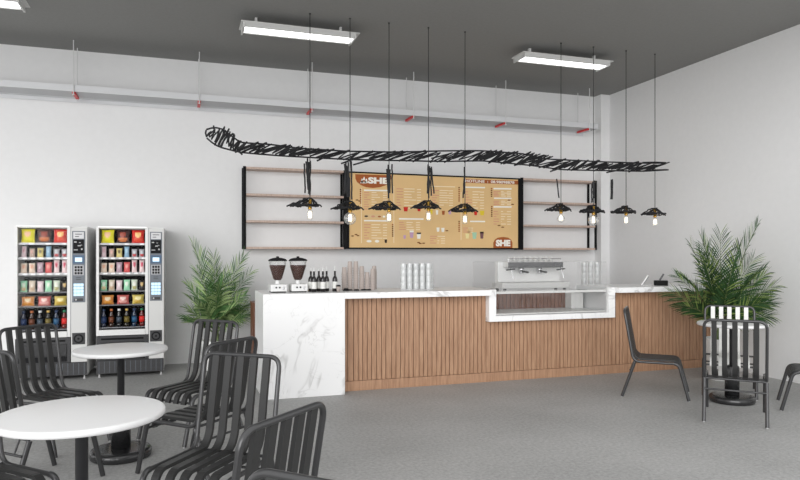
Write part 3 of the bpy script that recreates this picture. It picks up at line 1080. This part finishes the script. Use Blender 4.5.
ROWS = [
    # colour word, name, rgb, motif, motif2, width, height, depth
    [('yellow', 'snack_bag', (228, 220, 40), (236, 190, 150), None, .135, .155, .06), ('dark brown', 'snack_bag', (58, 26, 26), (150, 60, 40), (196, 112, 58), .135, .155, .06), ('red', 'snack_bag', (206, 44, 36), (238, 190, 120), (214, 70, 40), .135, .155, .06)],
    [('pale pink', 'snack_pack', (222, 200, 206), (206, 160, 170), None, .05, .125, .03), ('beige', 'snack_pack', (188, 164, 150), (214, 170, 160), None, .052, .098, .03), ('cream yellow', 'snack_pack', (216, 200, 130), (120, 104, 60), None, .06, .104, .03), ('light blue', 'snack_pack', (140, 178, 204), (170, 200, 220), None, .05, .125, .03), ('grey and red', 'snack_pack', (168, 164, 170), (200, 206, 210), (190, 70, 70), .058, .096, .03), ('grey and red', 'snack_pack', (168, 164, 170), (200, 206, 210), (190, 70, 70), .058, .096, .03)],
    [('cream and peach', 'snack_pack', (228, 208, 190), (224, 170, 140), None, .062, .11, .03), ('cream and peach', 'snack_pack', (228, 208, 190), (224, 170, 140), None, .062, .11, .03), ('mauve', 'snack_pack', (176, 148, 160), (200, 180, 190), None, .06, .118, .03), ('red', 'snack_pack', (206, 84, 84), (226, 150, 140), None, .064, .118, .03), ('pink with red print', 'snack_pack', (228, 204, 204), (200, 80, 100), None, .054, .145, .03), ('pink with red print', 'snack_pack', (228, 204, 204), (200, 80, 100), None, .054, .145, .03)],
    [('mint green', 'snack_pack', (150, 214, 176), (214, 226, 206), (206, 186, 140), .066, .125, .035), ('beige', 'snack_pack', (210, 196, 176), (226, 214, 200), (200, 170, 140), .062, .125, .035), ('pale pink', 'snack_pack', (222, 200, 204), (236, 220, 222), None, .062, .118, .035), ('mint green', 'snack_pack', (160, 218, 180), (220, 232, 214), None, .066, .125, .035), ('pale green', 'snack_pack', (204, 214, 196), (226, 226, 214), (180, 176, 120), .064, .125, .035), ('black and gold', 'snack_pack', (40, 34, 32), (190, 160, 100), None, .064, .115, .035)],
    [('orange and cream', 'snack_bag', (212, 140, 72), (228, 208, 170), (222, 150, 60), .125, .105, .06), ('pink and red', 'snack_bag', (196, 100, 96), (236, 206, 196), (222, 160, 150), .125, .105, .06), ('yellow', 'snack_bag', (206, 186, 96), (232, 220, 160), (196, 160, 60), .125, .105, .06)],
]
BOTS = [('blue-capped dark', (26, 34, 54), (50, 66, 96), (34, 54, 92)), ('orange-capped brown', (52, 28, 18), (190, 110, 66), (104, 58, 36)), ('white-capped black', (20, 22, 26), (230, 232, 234), (60, 72, 84)), ('yellow-capped black', (30, 26, 16), (214, 180, 100), (110, 96, 40)), ('blue', (22, 40, 62), (40, 60, 96), (36, 84, 120)), ('green-capped red', (96, 26, 22), (44, 130, 90), (206, 36, 32))]
pos6 = ['leftmost', 'second', 'third', 'fourth', 'fifth', 'rightmost']
pos3 = ['leftmost', 'middle', 'rightmost']
shelfword = ['top', 'second', 'third', 'fourth', 'fifth', 'bottom']
mach = ['the left vending machine', 'the right vending machine']
for ri, row in enumerate(ROWS):
    n = len(row)
    for k, (cw, nm, col, mo, m2, w, hh, dd) in enumerate(row):
        o = pack_mesh(nm, w, hh, dd, col, mo, m2).build(nm)
        x = WX0 + (WX1 - WX0) * (k + .5) / n
        for q in (0, 1):
            c = o if q == 0 else o.copy()
            if q:
                COL.objects.link(c)
            c.location = (XV[q] + x, 8.13 + .10, SHELVES[ri] + .0005)
            c.rotation_euler = (radians(-5), 0, rnd.uniform(-.12, .12))
            tag(c, '%s %s, %s on %s shelf of %s' % (cw, 'snack bag' if nm == 'snack_bag' else 'snack pack', (pos3 if n == 3 else pos6)[k], shelfword[ri], mach[q]), 'snack', 'snacks on the %s shelf of %s' % (shelfword[ri], mach[q]))
for k, (cw, body, capc, lab) in enumerate(BOTS):
    o = bottle_mesh(body, capc, lab).build('drink_bottle')
    x = WX0 + (WX1 - WX0) * (k + .5) / 6
    for q in (0, 1):
        c = o if q == 0 else o.copy()
        if q:
            COL.objects.link(c)
        c.location = (XV[q] + x, 8.13 + .09, SHELVES[5] + .0005)
        tag(c, '%s drink bottle, %s on the bottom shelf of %s' % (cw, pos6[k], mach[q]), 'bottle', 'drinks on the bottom shelf of %s' % mach[q])

# ------------------------------------------------------------------ chairs
def arc(p0, c, p1, n=6):
    """quadratic bend from p0 past corner c to p1."""
    p0, c, p1 = Vector(p0), Vector(c), Vector(p1)
    return [p0 * (1 - t) ** 2 + c * 2 * t * (1 - t) + p1 * t * t for t in [i / n for i in range(n + 1)]]


CU = .302                                     # half the foot-to-foot depth


def make_chair(label, slat, group):
    t = thing('slatted_chair', label, 'chair', (0, 0, 0), 0, group)
    W = .232
    R = .0125
    A = Vector((.02 - CU, 0, .855)); J = Vector((.105 - CU, 0, .352)); Fp = Vector((.515 - CU, 0, .352)); FT = Vector((.604 - CU, 0, 0))
    # +x is the way the sitter faces, y is the width
    up = (A - J).normalized()
    # one bent tube: front of seat rail, back, over the top, down, other seat rail
    def side(s):
        y = Vector((0, s * W, 0))
        j0 = J + up * .07; j1 = J + Vector((.07, 0, 0))
        pts = [Fp + y - Vector((.045, 0, 0)), j1 + y] + arc(j1 + y, J + y, j0 + y, 5)[1:]
        pts += [A + y - up * .065]
        return pts
    sL, sR = side(1), side(-1)
    corner = arc(A + Vector((0, W, 0)) - up * .065, A + Vector((0, W, 0)), A + Vector((0, W - .065, 0)), 7)
    corner2 = arc(A + Vector((0, -W + .065, 0)), A + Vector((0, -W, 0)), A + Vector((0, -W, 0)) - up * .065, 7)
    b = MB()
    b.tube(sL[:-1] + corner + corner2 + sR[:-1][::-1], R, STEEL, 10)
    b.tube([J + Vector((.01, W, 0)), J + Vector((.01, -W, 0))], .009, STEEL, 8)
    b.build('frame', t)
    # slats: five in the back, five in the seat
    ys = [(-2 + i) * .078 for i in range(5)]
    b = MB()
    for y in ys:
        o = Vector((0, y, 0))
        p = [A + o - up * .002] + [A + o + (J - A) * f for f in (.2, .4, .6, .75)] + arc(J + o + up * .11, J + o + up * .03 + Vector((.006, 0, .008)), J + o + Vector((.05, 0, .018)), 6)
        b.strip(p, .040, .019, slat, (0, 1, 0))
    b.build('backrest', t)
    b = MB()
    for y in ys:
        o = Vector((0, y, 0))
        a0 = J + o + Vector((.0515, 0, .0182)); a1 = Fp + o + Vector((-.05, 0, .016))
        p = [a0, a0 + (a1 - a0) * .5] + arc(a1, Fp + o + Vector((.004, 0, .016)), Fp + o + Vector((.022, 0, -.062)), 6)
        b.strip(p, .040, .019, slat, (0, 1, 0))
    b.build('seat', t)
    b = MB(); b.tube([Fp + Vector((.006, W, -.05)), Fp + Vector((.006, -W, -.05))], .009, STEEL, 8); b.build('front_rail', t)
    for s in (1, -1):
        y = Vector((0, s * W, 0))
        b = MB(); k0 = Fp + y - Vector((.044, 0, 0)); k1 = Fp + y + (FT - Fp).normalized() * .05
        b.tube(arc(k0, Fp + y, k1, 6) + [FT + y + Vector((0, 0, .006))], .0155, STEEL, 10)
        lg = b.build('leg', t)
        b = MB(); b.lathe([(.009, 0), (.011, .002), (.011, .0065)], GLIDE, 12, FT + y); b.build('foot_glide', lg)
        b = MB(); r0 = J + y + Vector((.012, 0, -.006)); rf = Vector((-CU, s * W, 0))
        b.tube([r0, rf + Vector((0, 0, .006))], .0155, STEEL, 10)
        lg = b.build('leg', t)
        b = MB(); b.lathe([(.009, 0), (.011, .002), (.011, .0065)], GLIDE, 12, rf); b.build('foot_glide', lg)
    b = MB(); q = Vector((.075 - CU, 0, .268))
    b.tube([q + Vector((0, W, 0)), q + Vector((0, -W, 0))], .008, STEEL, 8)
    b.tube([q + Vector((0, -W + .075, 0)), J + Vector((.005, -W + .075, 0))], .006, STEEL, 8)
    b.build('stretcher', t)
    return t


TL1, TL2, TR, TL0 = (-.40, 4.92), (-.43, 3.0), (4.97, 4.92), (-.43, 1.10)
GRP = 'charcoal slatted chairs around the left tables'
GRPR = 'slatted chairs around the round table by the palm'
O = .45
D45 = radians(45)
proto = make_chair('charcoal slatted chair at the rear left table, nearest the vending machines', SLAT, GRP)
proto.location = (-.89, 5.385, 0); proto.rotation_euler = (0, 0, radians(-42))


def chair(label, x, y, deg, group):
    c = dup(proto, label, (x, y, 0), radians(deg))
    c['group'] = group
    return c


chair('charcoal slatted chair standing in front of the left palm', TL1[0] + O + .017, TL1[1] + O, -135, GRP)
chair('charcoal slatted chair turned away, between the palm chair and the front table', TL1[0] + O + .06, TL1[1] - O - .016, 135, GRP)
chair('charcoal slatted chair cut by the left frame edge, behind the front table', TL1[0] - O, TL1[1] - O, 45, GRP)
chair('charcoal slatted chair facing the front table, overlapping the marble block', TL2[0] + O + .12, TL2[1] + O - .03, -127, GRP)
chair('charcoal slatted chair seen from behind, nearest right of the front table', TL2[0] + O + .12, TL2[1] - O - .125, 135, GRP)
chair('charcoal slatted chair of which only the seat front shows below the front table', TL2[0] - O, TL2[1] + O, -45, GRP)
chair('charcoal slatted chair of which only the top rail shows at the lower frame edge', TL0[0] + O + .11, TL0[1] + O - .22, -135, GRP)
chair('charcoal slatted chair in profile before the wooden counter front', 4.504, 5.42, math.degrees(math.atan2(-.66, .75)), GRPR)
chair('charcoal slatted chair seen from behind, in front of the right table', 4.523, 4.444, 44.3, GRPR)
chair('charcoal slatted chair cut by the right frame edge beside the right wall', 5.475, 4.44, 135, GRPR)
pc = make_chair('dark framed chair with painted reflection on its slats between the right table and the palm', REFLECTSLAT, GRPR)
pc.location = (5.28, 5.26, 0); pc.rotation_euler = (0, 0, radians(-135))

# ------------------------------------------------------------------ round tables
def make_table(label, x, y):
    t = thing('round_table', label, 'table', (x, y, 0), 0, 'round white cafe tables')
    r = .307
    b = MB(); b.lathe([(r - .012, .722), (r - .003, .725), (r, .732), (r, .745), (r - .004, .750), (r - .012, .752), (.001, .752)], TABLEWHITE, 72)
    b.lathe([(.001, .722), (r - .012, .722)], TABLEWHITE, 72)
    b.build('tabletop', t)
    b = MB(); b.lathe([(.0235, .345), (.0235, .705), (.11, .708), (.11, .7215), (.001, .7218)], PEDCOL, 28); b.build('column', t)
    b = MB(); b.lathe([(.064, .062), (.064, .335), (.056, .345), (.024, .347)], PEDESTAL, 32); b.build('sleeve', t)
    b = MB(); b.lathe([(.186, 0), (.197, .006), (.201, .018), (.201, .046), (.193, .058), (.16, .063), (.10, .065), (.064, .066)], PEDESTAL, 56); b.build('base', t)
    return t


tb = make_table('round white table farther back, in front of the vending machines', *TL1)
tn = dup(tb, 'round white table in the near left corner, largest in view', (-.392, 2.985, 0))
tn.scale = (1.06, 1.06, 1)
dup(tb, 'round white table beside the palm at the right wall', (TR[0], TR[1], 0))

# ------------------------------------------------------------------ palms
LEAFHI = mat('palm_leaf_young', srgb(118, 138, 74), .55, spec=.2)
LEAFLITHI = mat('palm_leaf_lit_young', srgb(150, 172, 116), .55, spec=.2)
LEAF = mat('palm_leaf', srgb(50, 78, 44), .6, spec=.15, noise=.35, nscale=9)
LEAFLIT = mat('palm_leaf_lit', srgb(78, 112, 66), .6, spec=.15, noise=.3, nscale=9)  # same palm leaf, with its brighter front light put into the colour
STEM = mat('palm_stem', srgb(92, 110, 62), .5)
SOIL = mat('soil', srgb(50, 40, 32), .9, noise=.4, nscale=60, bump=.5)
POTW = mat('white_pot', srgb(226, 226, 224), .4)


def frond(rg, L, az, lean, droop, m, base):
    """a feather palm frond: an arching stalk with two ranks of narrow leaflets."""
    b = MB()
    d_ = Vector((cos(az), sin(az), 0))
    pts, ang = [Vector(base)], lean
    N = 16
    for i in range(N):
        ang += droop / N * (.4 + 1.2 * i / N)
        pts.append(pts[-1] + (d_ * sin(ang) + Vector((0, 0, cos(ang)))) * L / N)
    b.tube(pts, .006, STEM, 6, r1=.0015)
    wd = Vector((-sin(az), cos(az), 0))
    n = 27
    side = abs(sin(az - radians(45)))
    roll = radians(62) * side * (1 if rg.random() < .5 else -1) + rg.uniform(-.25, .25)
    for i in range(n):
        f = .20 + .80 * i / (n - 1)
        q = f * N; k = min(N - 1, int(q)); p = pts[k].lerp(pts[k + 1], q - k)
        tg = (pts[k + 1] - pts[k]).normalized()
        nn = wd.cross(tg).normalized()
        if nn.z < 0:
            nn = -nn
        wr = wd * cos(roll) + nn * sin(roll)
        nn = nn * cos(roll) - wd * sin(roll)
        g = (f - .20) / .80
        ll = (.13 + .17 * sin(pi * min(1, .15 + g * .75))) * min(1.1, .45 + .55 * L) * rg.uniform(.88, 1.1)
        fwd = radians(36 + 34 * g)
        for s in (-1, 1):
            dirv = (wr * s * cos(fwd) + tg * sin(fwd) + nn * .22).normalized()
            dr = rg.uniform(.10, .34)
            w = .0122 * (1 - .35 * g)
            P = []
            for j in range(5):
                u = j / 4
                P.append(p + dirv * ll * u + Vector((0, 0, -dr * ll * u * u)))
            sv = (tg * .75 + nn * rg.uniform(-.5, .5)).normalized() * w
            prof = (.35, 1, .9, .55, .03)
            vs = []
            for j in range(5):
                vs += [P[j] - sv * prof[j], P[j] - nn * (w * .35 * prof[j]), P[j] + sv * prof[j]]
            fs = []
            for j in range(4):
                a = j * 3
                fs += [(a, a + 1, a + 4, a + 3), (a + 1, a + 2, a + 5, a + 4)]
            b.add(vs, fs, (LEAFHI if m is LEAF else LEAFLITHI) if rg.random() < (.22 if m is LEAF else .42) else m, True)
    return b


def palm(label, x, y, fr, pot_r, pot_h, m, seed, stem_h):
    rg = random.Random(seed)
    t = thing('potted_palm', label, 'plant', (x, y, 0))
    b = MB(); b.lathe([(pot_r * .78, 0), (pot_r * .8, .01), (pot_r, pot_h - .01), (pot_r, pot_h), (pot_r - .015, pot_h), (pot_r - .02, pot_h - .05), (.001, pot_h - .05)], POTW, 40); pt = b.build('pot', t)
    b = MB(); b.lathe([(pot_r - .021, pot_h - .05), (pot_r - .021, pot_h - .035), (.001, pot_h - .028)], SOIL, 30); b.build('soil', t)
    b = MB()
    for k in range(5):
        a = k * 2 * pi / 5 + .3
        b.tube([(.05 * cos(a), .05 * sin(a), pot_h - .04), (.03 * cos(a), .03 * sin(a), pot_h + stem_h * .6), (.02 * cos(a), .02 * sin(a), pot_h + stem_h)], .014, STEM, 8, r1=.008)
    b.build('stem', t)
    for (L, az, lean, dr) in fr:
        a = radians(az)
        frond(rg, L, a, radians(lean), radians(dr), m, (.02 * cos(a), .02 * sin(a), pot_h + stem_h * rg.uniform(.5, 1))).build('frond', t)
    return t


# fronds: length, bearing (degrees), lean from upright, arch
frR = [(1.18, -20, 12, 16), (1.02, 165, 5, 16), (.76, 162, 28, 26), (.74, -26, 28, 24), (.60, -30, 40, 26), (.70, 165, 44, 26),
       (1.10, 225, 6, 22), (1.0, 250, 14, 24), (.95, 205, 20, 26), (.85, 275, 24, 30), (.85, 190, 34, 28), (.80, 235, 30, 30), (.72, 300, 34, 30), (.58, 280, 44, 34), (.60, 180, 56, 28), (.55, 318, 48, 30),
       (1.0, 120, 10, 18), (.9, 190, 8, 20), (.85, 300, 12, 22), (.5, 300, 60, 28)]
frL = [(1.08, 178, 6, 16), (.92, -8, 12, 18), (.80, -4, 20, 22), (.66, 176, 18, 24), (.44, 178, 34, 24), (.50, -10, 34, 26),
       (.90, 262, 2, 20), (.78, 285, 14, 26), (.84, 238, 18, 26), (.72, 270, 28, 30), (.62, 225, 30, 30), (.66, 315, 30, 30), (.56, 250, 44, 30), (.54, 295, 44, 30), (.44, 205, 50, 28), (.46, 330, 52, 28),
       (.8, 90, 12, 20), (.46, 230, 62, 28), (.46, 310, 60, 26)]
palm('tall dark green palm in a white pot behind the right table', 5.76, 5.86, frR, .18, .46, LEAF, 5, .16)
palm('palm in green lightened for front light, beside the marble counter end', .39, 8.30, frL, .17, .36, LEAFLIT, 9, .14)

# ------------------------------------------------------------------ scribble chandelier
YPN = 6.74
SCR = mat('scribble_wire', srgb(30, 30, 32), .55, spec=.3)
px_x = [1.261, 1.688, 2.12, 2.575, 3.013, 4.248, 4.697, 5.163, 5.592]
hatz = [1.945, 1.925, 1.935, 1.955, 1.93, 1.962, 1.955, 1.957, 1.94]
kind = ['t', 'g', 't', 't', 't', 'a', 'g', 't', 't']
hat_off = [-.06, -.03, -.05, -.03, -.02, -.04, -.02, -.04, -.02]
plab = ['over the left wall shelf', 'at the left edge of the menu board', 'before the menu board logo', 'before the middle of the menu board, with strokes above', 'before the menu board, beneath the phone heading',
        'before the right wall shelf, left of the round globe bulb', 'with round bulb at the end of the right shelf', 'second from the right wall', 'nearest the right wall']


def stroke(b, p, r=.007, wob=.0, n=6):
    P = []
    a, c = Vector(p[0]), Vector(p[-1])
    if len(p) == 2:
        for i in range(n + 1):
            f = i / n
            q = a.lerp(c, f)
            P.append(q + Vector((rnd.uniform(-wob, wob), rnd.uniform(-wob, wob), rnd.uniform(-wob, wob))) * (1 if 0 < i < n else 0))
    else:
        P = [Vector(q) for q in p]
    b.tube(P, r, SCR, 6)


for i, x in enumerate(px_x):
    t = thing('pendant_lamp', 'black scribbled pendant lamp ' + plab[i], 'lamp', (x, YPN, H), 0, 'scribble pendant lamps over the counter')
    zh = hatz[i] - H
    b = MB(); b.tube([(0, 0, 0), (0, 0, zh + .03)], .0045, WIRE, 6); b.lathe([(.009, -.012), (.010, 0)], WIRE, 10); b.build('cord', t)
    b = MB()                                                # shade: a scribbled low cone
    R = .148; ox = hat_off[i]
    for k in range(3):                                       # rim loops
        a0 = rnd.uniform(0, 6.28); rr = R * rnd.uniform(.82, 1.08); N = 20
        b.tube([(ox + rr * cos(a0 + 6.0 * j / N) * rnd.uniform(.95, 1.05), rr * .8 * sin(a0 + 6.0 * j / N), zh - .035 + rnd.uniform(-.012, .012)) for j in range(N + 1)], .0068, SCR, 6)
    for k in range(15):                                      # strokes from rim to crown
        a = rnd.uniform(0, 6.28); a2 = a + rnd.uniform(-1.2, 1.2); rr = R * rnd.uniform(.8, 1.1); r0 = R * rnd.uniform(0, .35)
        stroke(b, [(ox + rr * cos(a), rr * .8 * sin(a), zh - .04 + rnd.uniform(-.01, .01)), (ox * .3 + r0 * cos(a2), r0 * .8 * sin(a2), zh + .028 - r0 * .3)], .0068, .012)
    for s in (-1, 1):
        stroke(b, [(ox + s * R * 1.22, 0, zh - .05), (ox * .2 + s * .03, .01, zh + .036)], .008, .010)
    stroke(b, [(ox * .4 - .05, 0, zh + .03), (ox * .4 + .04, 0, zh + .04)], .008, .003)
    b.build('shade', t)
    if i not in (7, 8):
        b = MB()
        n = [5, 6, 4, 4, 2, 1, 3][i]
        z1 = (2.40 if i < 5 else 2.33) - H; z2 = zh + (.04 if i in (0, 1) else .06)
        for k in range(n):
            xo = [-.005, .006, -.02, .025, .035, -.03][k] + ([-.03, -.03, .0, .02, -.015, -.04, .0][i])
            stroke(b, [(xo + rnd.uniform(-.012, .012), rnd.uniform(-.015, .015), z1 - rnd.uniform(0, .08)), (xo + rnd.uniform(-.015, .02), rnd.uniform(-.015, .015), z2 + rnd.uniform(0, .10))], .0085, .004)
        b.build('cord_strokes', t)
    # socket and bulb hang under the shade
    b = MB(); b.lathe([(.012, zh + .03), (.018, zh + .02), (.018, zh - .055), (.021, zh - .058), (.021, zh - .075), (.014, zh - .078)], BRASS, 16); b.build('socket', t)
    b = MB(); zb = zh - .078
    if kind[i] == 't':
        b.lathe([(.014, zb), (.028, zb - .02), (.029, zb - .035), (.029, zb - .09), (.022, zb - .104), (.001, zb - .108)], BULBGLASS, 20)
    elif kind[i] == 'g':
        zc, r = zb - .066, .066
        b.lathe([(.014, zb)] + [(r * sin(radians(a)), zc + r * cos(radians(a))) for a in range(18, 180, 12)] + [(.001, zc - r)], BULBGLASS, 24)
    else:
        zc, r = zb - .062, .046
        b.lathe([(.014, zb)] + [(r * sin(radians(a)), zc + r * cos(radians(a))) for a in range(30, 180, 12)] + [(.001, zc - r)], BULBGLASS, 24)
    bulb = b.build('bulb', t)
    b = MB()
    zl = {'t': .085, 'g': .095, 'a': .08}[kind[i]]
    for k in range(6):
        a = k * pi / 3
        b.tube([(.012 * cos(a), .012 * sin(a), zb - .022), (.015 * cos(a + .5), .015 * sin(a + .5), zb - zl)], .0036, FILAMENT, 6)
    b.build('filament', bulb)

# the long scribbled branch threaded on the cords
up_px = [(206, 131), (213, 128.3), (222, 130), (231, 137), (240, 143.5), (270, 145), (300, 149), (345, 152.2), (390, 152.6), (440, 151.6), (480, 151.6), (520, 154), (545, 159.5), (600, 162.6), (640, 163.6), (663, 163.4)]
lo_px = [(206.5, 138), (212, 144), (220, 148), (232, 151), (241, 153), (280, 156.4), (320, 159), (345, 160.2), (400, 161), (440, 162), (480, 161.6), (530, 166), (560, 170), (600, 171), (640, 172), (665, 170.4)]
bcx = 2.9
bcz = 2.43


def branch_pt(px, py, dy=0.0):
    X, Z = on_wall(px, py, YPN)
    return (X - bcx, -.05 + dy * .5, Z - bcz)


def interp(tbl, x):
    for (x0, y0), (x1, y1) in zip(tbl, tbl[1:]):
        if x0 <= x <= x1:
            return y0 + (y1 - y0) * (x - x0) / (x1 - x0)
    return tbl[0][1] if x < tbl[0][0] else tbl[-1][1]


def smooth_line(tbl, n, dyf):
    out = []
    for i in range(n + 1):
        x = tbl[0][0] + (tbl[-1][0] - tbl[0][0]) * i / n
        y = (interp(tbl, x - 3) + 2 * interp(tbl, x) + interp(tbl, x + 3)) / 4
        out.append(branch_pt(x, y, dyf(x)))
    return out


t = thing('scribble_branch', 'long black scribbled-wire branch strung across the pendant cords', 'hanging decoration', (bcx, YPN, bcz))
b = MB()
b.tube(smooth_line(up_px, 90, lambda x: .03 * sin(x * .05)), .0085, SCR, 6)
b.tube(smooth_line(lo_px, 90, lambda x: -.03 * sin(x * .04 + 1)), .0085, SCR, 6)
b.tube([branch_pt(206, 131), branch_pt(205.4, 134), branch_pt(206.5, 138)], .0085, SCR, 6)
b.build('outline', t)
b = MB()
x = 207.0
path = []
while x < 652:
    yu, yl = interp(up_px, x), interp(lo_px, x)
    dens = 1.4 if x < 240 else 2.0 if (470 < x < 535 or 550 < x < 650 or 240 < x < 300) else 4.0
    hgt = yl - yu
    lean = rnd.uniform(8, 20) if x > 240 else rnd.uniform(2, 8)
    path.append(branch_pt(x + lean, yu + hgt * rnd.uniform(-.12, .25), rnd.uniform(-.045, .045)))
    path.append(branch_pt(x - lean * .4 + rnd.uniform(0, 4), yl - hgt * rnd.uniform(-.12, .3), rnd.uniform(-.045, .045)))
    x += dens * rnd.uniform(.9, 1.7)
for a, c in zip(path, path[1:]):
    b.tube([a, (Vector(a) + Vector(c)) / 2 + Vector((rnd.uniform(-.01, .01), 0, rnd.uniform(-.006, .006))), c], .0078, SCR, 5)
b.build('hatching', t)
for (xa, ya, xb_, yb_) in ((213.3, 126.5, 214.5, 134), (229, 138, 233, 134.2), (236, 151, 242, 155.5), (352, 165.5, 372, 160.4), (316, 161.5, 332, 155), (340, 164.2, 360, 158), (641, 163, 663, 163.2), (640, 171.5, 664, 170.2), (398, 161, 424, 151), (512, 166, 540, 160), (548, 172, 575, 164), (604, 173, 640, 167)):
    b = MB(); b.tube([branch_pt(xa, ya), branch_pt((xa + xb_) / 2, (ya + yb_) / 2 - .4), branch_pt(xb_, yb_)], .0085, SCR, 6)
    b.build('loose_end', t)
# the short upright strokes dangling free near the wall end
X, Z = on_wall(612, 189.5, YPN)
b = MB()
for k in range(3):
    stroke(b, [(rnd.uniform(-.012, .012), rnd.uniform(-.01, .01), .12 + rnd.uniform(-.01, .01)), (rnd.uniform(-.012, .012), rnd.uniform(-.01, .01), -.12)], .0085, .004)
tag(b.build('hanging_stroke', None, (X, YPN, Z)), 'short upright black stroke floating below the branch by the corner column', 'hanging decoration')

# ------------------------------------------------------------------ light
w = bpy.data.worlds.new('world')
sc.world = w
w.use_nodes = True
w.node_tree.nodes['Background'].inputs[0].default_value = (1.0, 1.0, 1.0, 1)
w.node_tree.nodes['Background'].inputs[1].default_value = 1.35
# low hazy daylight from the open front, softened over a wide angle
sd = bpy.data.lights.new('hazy_daylight', 'SUN')
sd.energy = 2.3; sd.angle = radians(48)
so = bpy.data.objects.new('hazy_daylight', sd)
so.rotation_euler = Vector((.50, .85, -.14)).to_track_quat('-Z', 'Y').to_euler()
so.location = (-4, -6, 5)
COL.objects.link(so)

sc.view_settings.view_transform = 'Standard'
sc.view_settings.look = 'None'
sc.view_settings.gamma = 1.0
sc.view_settings.use_curve_mapping = False
sc.view_settings.exposure = 0.0
